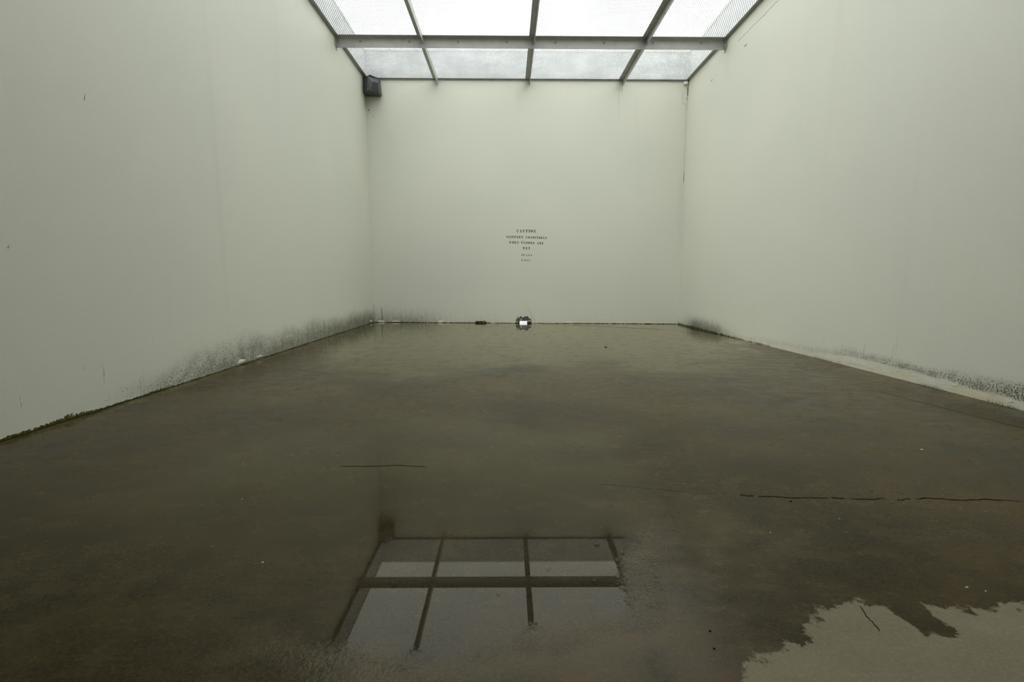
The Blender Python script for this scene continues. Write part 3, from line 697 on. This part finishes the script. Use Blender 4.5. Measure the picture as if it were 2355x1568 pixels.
for row in (('CAUTION', 1188.3, 1232.2, 2.507, 0.077, 0.0),
            ('SLIPPERY', 1164.7, 1203.2, 2.350, 0.061, -0.008), ('CONDITIONS', 1209.6, 1257.4, 2.338, 0.061, -0.014),
            ('WHEN', 1170.7, 1193.2, 2.199, 0.061, 0.0), ('FLOORS', 1199.0, 1229.0, 2.196, 0.061, -0.009), ('ARE', 1235.0, 1250.4, 2.182, 0.061, 0.0),
            ('WET', 1202.0, 1219.3, 2.044, 0.062, -0.003),
            ('38', 1199.2, 1206.3, 1.864, 0.054, 0.0), ('LAPS', 1209.4, 1223.4, 1.856, 0.042, 0.0),
            ('1', 1199.8, 1202.2, 1.722, 0.056, 0.0), ('MILE', 1205.3, 1220.2, 1.714, 0.044, 0.0)):
    red = row[0] == 'CAUTION'
    text_word(*row, M['red' if red else 'ink'], ('dark red stencilled word ' if red else 'black stencilled word ') + row[0])
tag(notice, 'stencilled red and black slippery floor warning painted on the far wall', 'notice')

# ------------------------------------------------------------------ light-gap block, patch and cracks at the upper right corner
bm = bmesh.new(); box(bm, -0.055, 0.055, -0.05, 0.0, -0.035, 0.035); bevel(bm, 0.006)  # solid white block in place of daylight at the end of the ledger
o = obj('gap_light_block', bm, M['white']); o.location = (4.175, D - 0.001, 6.337)
tag(o, 'white block standing in for daylight through the ledger gap, upper right corner', 'block')

def ribbon(name, pts, width, mat, parent, normal, lift=0.0012, jit=0.0, seed=0, sub=3, taper=True, lo=0.35):
    """thin jagged strip along a 3-D polyline lying on a surface with the given normal"""
    r = random.Random(seed); P = [Vector(p) for p in pts]; n = Vector(normal)
    Q = []
    for a, b in zip(P, P[1:]):
        for k in range(sub):
            p = a.lerp(b, k / sub); Q.append(p)
    Q.append(P[-1])
    V, Fc = [], []
    m = len(Q)
    for i, p in enumerate(Q):
        d = (Q[min(i + 1, m - 1)] - Q[max(i - 1, 0)]).normalized(); s = d.cross(n).normalized()
        o_ = s * r.uniform(-jit, jit) + n * lift
        w = width * r.uniform(lo, 1.3) / 2
        if taper and i in (0, m - 1): w *= 0.25
        V += [p + o_ + s * w, p + o_ - s * w, p + o_ - s * w - n * lift * 1.5, p + o_ + s * w - n * lift * 1.5]
    for i in range(m - 1):
        a = 4 * i
        for k in range(4): Fc.append((a + k, a + (k + 1) % 4, a + 4 + (k + 1) % 4, a + 4 + k))
    Fc += [(0, 3, 2, 1), (4 * m - 4, 4 * m - 3, 4 * m - 2, 4 * m - 1)]
    bm = bmesh.new(); bv = [bm.verts.new(v) for v in V]
    for f in Fc: bm.faces.new([bv[i] for i in f])
    fixn(bm)
    return obj(name, bm, mat, parent)
NB, NL, NR, NF = (0, -1, 0), (1, 0, 0), (-1, 0, 0), (0, 0, 1)
ribbon('crack', [(4.246, D, 6.24), (4.246, D, 6.17), (4.250, D, 6.10), (4.252, D, 6.03)], 0.022, M['crack'], wb, NB, jit=0.004, seed=3)
ribbon('crack', [(4.254, D, 6.02), (4.235, D, 5.95), (4.228, D, 5.90)], 0.010, M['rust'], wb, NB, jit=0.004, seed=4)
ribbon('crack', [(4.225, D, 5.86), (4.23, D, 5.3), (4.232, D, 4.6), (4.236, D, 4.1)], 0.003, M['scuff'], wb, NB, jit=0.004, seed=5, sub=8)
ribbon('crack', [(4.238, D, 4.12), (4.238, D, 3.95), (4.236, D, 3.78)], 0.012, M['scuff'], wb, NB, jit=0.004, seed=6)
ribbon('patch_edge', [(4.108, D, 6.14), (4.110, D, 6.0), (4.125, D, 5.83), (4.215, D, 5.815)], 0.007, M['scuff'], wb, NB, jit=0.003, seed=7)
ribbon('crack', [(2.425, D, 6.24), (2.428, D, 6.0), (2.432, D, 5.8), (2.44, D, 5.42)], 0.004, M['scuff'], wb, NB, jit=0.004, seed=8)
ribbon('crack', [(2.50, D, 6.24), (2.50, D, 6.10)], 0.004, M['scuff'], wb, NB, seed=9)
ribbon('crack', [(-4.23, D, 0.55), (-4.232, D, 0.3), (-4.235, D, 0.02)], 0.008, M['scuff'], wb, NB, jit=0.006, seed=10, sub=9)
ribbon('stain_streak', [(-4.02, D, 0.42), (-4.02, D, 0.2), (-4.015, D, 0.0)], 0.018, M['scuff'], wb, NB, jit=0.004, seed=11, sub=5)
ribbon('scratch', [(0.0, D, 0.46), (0.09, D, 0.30), (0.20, D, 0.13), (0.27, D, 0.0)], 0.005, M['scuff'], wb, NB, jit=0.006, seed=12)
ribbon('crack', [(-4.19, D, 5.65), (-4.19, D, 5.60)], 0.022, M['crack'], wb, NB, seed=13)
ribbon('scratch', [(-4.08, D, 5.52), (-4.08, D, 5.42)], 0.007, M['scuff'], wb, NB, seed=14)
# left wall marks
ribbon('scratch', [(-HW, 4.575, 2.815), (-HW, 4.566, 2.785), (-HW, 4.560, 2.752)], 0.006, M['scuff'], wl, NL, seed=15)
ribbon('paint_chip', [(-HW, 3.752, 1.448), (-HW, 3.742, 1.440), (-HW, 3.732, 1.430)], 0.020, M['flake'], wl, NL, lift=0.005, seed=16, taper=False)
ribbon('paint_seam', [(-HW, 7.42, 5.2), (-HW, 7.33, 4.2), (-HW, 7.28, 3.0), (-HW, 7.25, 2.2)], 0.012, M['wall'], wl, NL, lift=0.0005, jit=0.003, seed=17, sub=10)
ribbon('paint_seam', [(-HW, 5.13, 0.62), (-HW, 5.125, 0.54), (-HW, 5.12, 0.45)], 0.008, M['wall'], wl, NL, lift=0.0005, jit=0.010, seed=18, sub=8)
STK = ((4.456, 0.415, 4.459, 0.243), (4.476, 0.382, 4.465, 0.291), (4.872, 0.208, 4.886, 0.133), (4.915, 0.226, 4.895, 0.113), (4.959, 0.29, 4.93, 0.15), (4.275, 0.454, 4.254, 0.396), (3.677, 0.309, 3.681, 0.206))
for k, (ya, za, yb_, zb2) in enumerate(STK):
    ribbon('stain_streak', [(-HW, ya, za), (-HW, (ya + yb_) / 2 + 0.004, (za + zb2) / 2), (-HW, yb_, zb2)], 0.0045, M['streak'], wl, NL, lift=0.0006, jit=0.002, seed=140 + k, sub=4, lo=0.1)
for k, (ya, za, yb_, zb2) in enumerate(((7.243, 0.376, 7.265, 0.228), (6.658, 0.26, 6.644, 0.017), (6.405, 0.355, 6.426, 0.205), (5.913, 0.42, 5.939, 0.198), (5.88, 0.532, 5.879, 0.262), (6.822, 0.3, 6.892, 0.132))):
    ribbon('stain_streak', [(HW, ya, za), (HW, (ya + yb_) / 2 + 0.005, (za + zb2) / 2), (HW, yb_, zb2)], 0.0045, M['streak'], wr, NR, lift=0.0006, jit=0.003, seed=150 + k, sub=4, lo=0.1)
# right wall marks
ribbon('scratch', [(HW, 10.47, 5.868), (HW, 10.33, 5.872)], 0.022, M['scuff'], wr, NR, seed=19, sub=4)
ribbon('scratch', [(HW, 12.08, 5.823), (HW, 11.98, 5.834)], 0.016, M['scuff'], wr, NR, seed=20, sub=4)
ribbon('paint_seam', [(HW, 8.6, 6.10), (HW, 9.4, 6.10), (HW, 10.1, 6.105), (HW, 10.75, 6.107)], 0.007, M['flake'], wr, NR, lift=0.004, jit=0.006, seed=21, sub=10)
# floor cracks
Z0 = 0.0011
for k, pts in enumerate(([(0.78, 2.592), (0.815, 2.583), (0.85, 2.582)], [(0.875, 2.576), (0.93, 2.568), (0.985, 2.566), (1.05, 2.555), (1.12, 2.549), (1.13, 2.555), (1.19, 2.551), (1.25, 2.549)], [(1.27, 2.552), (1.30, 2.546), (1.34, 2.546)],
                         [(1.37, 2.542), (1.45, 2.530), (1.50, 2.533), (1.535, 2.545), (1.56, 2.538)], [(1.61, 2.520), (1.64, 2.524), (1.66, 2.537), (1.70, 2.536)], [(1.73, 2.540), (1.83, 2.545), (1.92, 2.527), (2.02, 2.522), (2.12, 2.528), (2.28, 2.508)], [(2.30, 2.505), (2.6, 2.47), (3.0, 2.48), (3.5, 2.50)])):
    ribbon('crack', [(x, y, Z0) for x, y in pts], 0.0040, M['crack'], floor, NF, jit=0.0055, seed=22 + k, sub=4, lo=0.12)
ribbon('crack', [(0.02, 2.74, Z0), (0.26, 2.69, Z0), (0.54, 2.615, Z0), (0.72, 2.60, Z0)], 0.0020, M['scuff'], floor, NF, jit=0.004, seed=31, sub=6, lo=0.1)
ribbon('crack', [(0.78, 1.655, Z0), (0.763, 1.605, Z0), (0.764, 1.57, Z0), (0.752, 1.52, Z0)], 0.0022, M['crack'], floor, NF, jit=0.003, seed=24, sub=4)
ribbon('crack', [(-1.61, 3.03, Z0 + 0.001), (-1.44, 3.02, Z0 + 0.001), (-1.25, 3.04, Z0 + 0.001), (-1.05, 3.01, Z0 + 0.001)], 0.0022, M['leaf'], floor, NF, jit=0.004, seed=25, sub=5, lo=0.1)
ribbon('crack', [(3.5, 5.13, Z0), (3.6, 4.4, Z0), (3.69, 3.81, Z0)], 0.0010, M['leaf'], floor, NF, jit=0.002, seed=26, sub=6, lo=0.1)
ribbon('crack', [(0.4, 13.2, floor_z(0.4, 13.2)), (1.2, 13.0, floor_z(1.2, 13.0)), (2.2, 12.6, floor_z(2.2, 12.6)), (3.4, 11.9, floor_z(3.4, 11.9))], 0.018, M['crack'], floor, NF, lift=0.003, jit=0.01, seed=27, sub=5, lo=0.05)

# ------------------------------------------------------------------ paint blisters and flakes at the wall feet
def blister(name, cu, cz, ru, rz, h, place, mat, parent, seed):
    """a low irregular dome of lifted paint; place(u, z, d) maps to the wall with d off the surface"""
    r = random.Random(seed); n = 14
    rad = [1 + r.uniform(-0.28, 0.28) for _ in range(n)]
    V = []; Fc = []
    rings = ((1.0, -0.001), (0.82, 0.45), (0.5, 0.85))
    for f, hh in rings:
        for i in range(n):
            a = 2 * math.pi * i / n
            V.append(place(cu + ru * f * rad[i] * math.cos(a), cz + rz * f * rad[i] * math.sin(a), h * hh * (1 + r.uniform(-0.35, 0.35)) if hh > 0 else -0.001))
    V.append(place(cu, cz, h))
    for k in range(2):
        for i in range(n): Fc.append((k * n + i, k * n + (i + 1) % n, (k + 1) * n + (i + 1) % n, (k + 1) * n + i))
    for i in range(n): Fc.append((2 * n + i, 2 * n + (i + 1) % n, 3 * n))
    bm = bmesh.new(); bv = [bm.verts.new(v) for v in V]
    for f in Fc: bm.faces.new([bv[i] for i in f])
    fixn(bm)
    return obj(name, bm, mat, parent)
pl = lambda u, z, d: (-HW + d, u, z)
pr = lambda u, z, d: (HW - d, u, z)
pb = lambda u, z, d: (u, D - d, z)
for k, (y, z, ry, rz, h) in enumerate(((6.78, 0.050, 0.10, 0.030, 0.008), (7.28, 0.045, 0.09, 0.014, 0.005), (13.35, 0.05, 0.10, 0.03, 0.010), (4.45, 0.085, 0.022, 0.006, 0.003))):
    blister('paint_blister', y, z, ry, rz, h, pl, M['wall'], wl, 40 + k)
for k, (x, rx, rz, m) in enumerate(((-3.62, 0.12, 0.02, 'flake'), (-4.05, 0.10, 0.03, 'flake'), (-2.38, 0.09, 0.035, 'flake'), (-1.36, 0.08, 0.03, 'rust'), (-1.20, 0.09, 0.035, 'rust'), (-1.19, 0.04, 0.018, 'flake'), (1.22, 0.10, 0.03, 'flake'), (3.42, 0.09, 0.02, 'flake'), (3.80, 0.05, 0.02, 'flake'))):
    o = blister('paint_blister', x, floor_z(x, D) + 0.028, rx, rz, 0.012, pb, M[m], wb, 60 + k)
# curling edges of peeling paint on the right wall
for k, (y0, y1, z0, z1) in enumerate(((4.52, 4.75, 0.10, 0.105), (5.0, 5.18, 0.085, 0.09), (5.62, 5.85, 0.11, 0.09), (7.45, 7.9, 0.08, 0.095), (10.4, 10.75, 0.16, 0.15), (12.9, 13.5, 0.02, 0.04), (4.42, 4.55, 0.055, 0.05))):
    ribbon('paint_flake', [(HW, y0 + (y1 - y0) * i / 4, z0 + (z1 - z0) * i / 4 + 0.012 * math.sin(i * 2.1 + k)) for i in range(5)], 0.006, M['flake'], wr, NR, lift=0.0022, jit=0.006, seed=80 + k, sub=4)
for k, (y, ry, rz) in enumerate(((8.9, 0.10, 0.012),)):
    blister('paint_blister', y, floor_z(HW, y) + 0.03, ry, rz, 0.008, pr, M['flake'], wr, 95 + k)

# ------------------------------------------------------------------ floor litter
def litter(name, x, y, lx, ly, h, mat, rot, seed, label, cat, group=None):
    r = random.Random(seed); n = 9
    out = [(lx * math.cos(2 * math.pi * i / n) * r.uniform(0.7, 1.15), ly * math.sin(2 * math.pi * i / n) * r.uniform(0.6, 1.2)) for i in range(n)]
    bm = bmesh.new()
    lo = [bm.verts.new((a, b, 0.0)) for a, b in out]; hi = [bm.verts.new((a * 0.8, b * 0.8, h * r.uniform(0.5, 1.0))) for a, b in out]
    bm.faces.new(lo[::-1])
    c = bm.verts.new((0, 0, h))
    for i in range(n):
        bm.faces.new((lo[i], lo[(i + 1) % n], hi[(i + 1) % n], hi[i])); bm.faces.new((hi[i], hi[(i + 1) % n], c))
    o = obj(name, bm, mat); o.location = (x, y, floor_z(x, y) + 0.001); o.rotation_euler = (0, 0, rot)
    return tag(o, label, cat, group)
litter('leaf_scrap', 1.02, 2.51, 0.011, 0.006, 0.004, M['leaf'], 0.2, 1, 'small dark leaf scrap just below the floor crack', 'leaf')
litter('leaf_scrap', 1.23, 8.6, 0.03, 0.02, 0.012, M['leaf'], 0.6, 2, 'tiny dark scrap on the wet floor toward the far wall', 'leaf')
for k, (x, y, s, lb) in enumerate(((1.15, 2.31, 0.006, 'pale fleck on the floor right of the dark leaf scrap'), (0.73, 2.18, 0.005, 'pale fleck on the damp floor left of the crack end'), (-1.57, 1.95, 0.006, 'pale fleck lying at the left of the puddle'), (-1.98, 2.55, 0.006, 'pale fleck farthest left on the dark floor'),
                                  (1.28, 1.76, 0.008, 'pale fleck beside the dry patch, larger of the pair'), (1.33, 1.735, 0.005, 'pale fleck beside the dry patch, smaller of the pair'), (2.43, 3.32, 0.012, 'pale fleck on the damp floor near the right wall'))):
    litter('paint_fleck', x, y, s, s * 0.7, 0.003, M['chip'], k * 0.9, 10 + k, lb, 'paint fleck', 'paint flecks on the floor')
for k, (x, y, s, lb) in enumerate(((0.17, 1.53, 0.004, 'dark grit speck near the dry patch, upper of two'), (0.15, 1.45, 0.005, 'dark grit speck near the dry patch, lower of two'))):
    litter('grit_speck', x, y, s, s * 0.8, 0.003, M['leaf'], k, 30 + k, lb, 'grit')
def bubble(x, y, r, lb):
    bm = bmesh.new(); bmesh.ops.create_uvsphere(bm, u_segments=16, v_segments=10, radius=r)
    bmesh.ops.delete(bm, geom=[v for v in bm.verts if v.co.z < -1e-4], context='VERTS')
    for f in bm.faces: f.smooth = True
    o = obj('bubble', bm, M['bubble']); o.location = (x, y, 0.0022); o.scale = (1, 1, 0.8)
    tag(o, lb, 'bubble', 'bubbles on the puddle')
for x, y, r, lb in ((-0.12, 2.08, 0.011, 'largest bubble on the puddle, by the right reflected bar'), (-0.36, 1.89, 0.007, 'bubble on the puddle inside the bright reflected strip'), (-0.18, 1.81, 0.007, 'bubble on the reflected beam, toward its right end'),
                    (-0.98, 1.80, 0.008, 'bubble on the reflected beam, toward its left end'), (-0.56, 1.73, 0.006, 'bubble on the puddle just below the reflected beam'), (-0.02, 2.01, 0.009, 'bubble farthest right on the puddle edge')):
    bubble(x, y, r, lb)
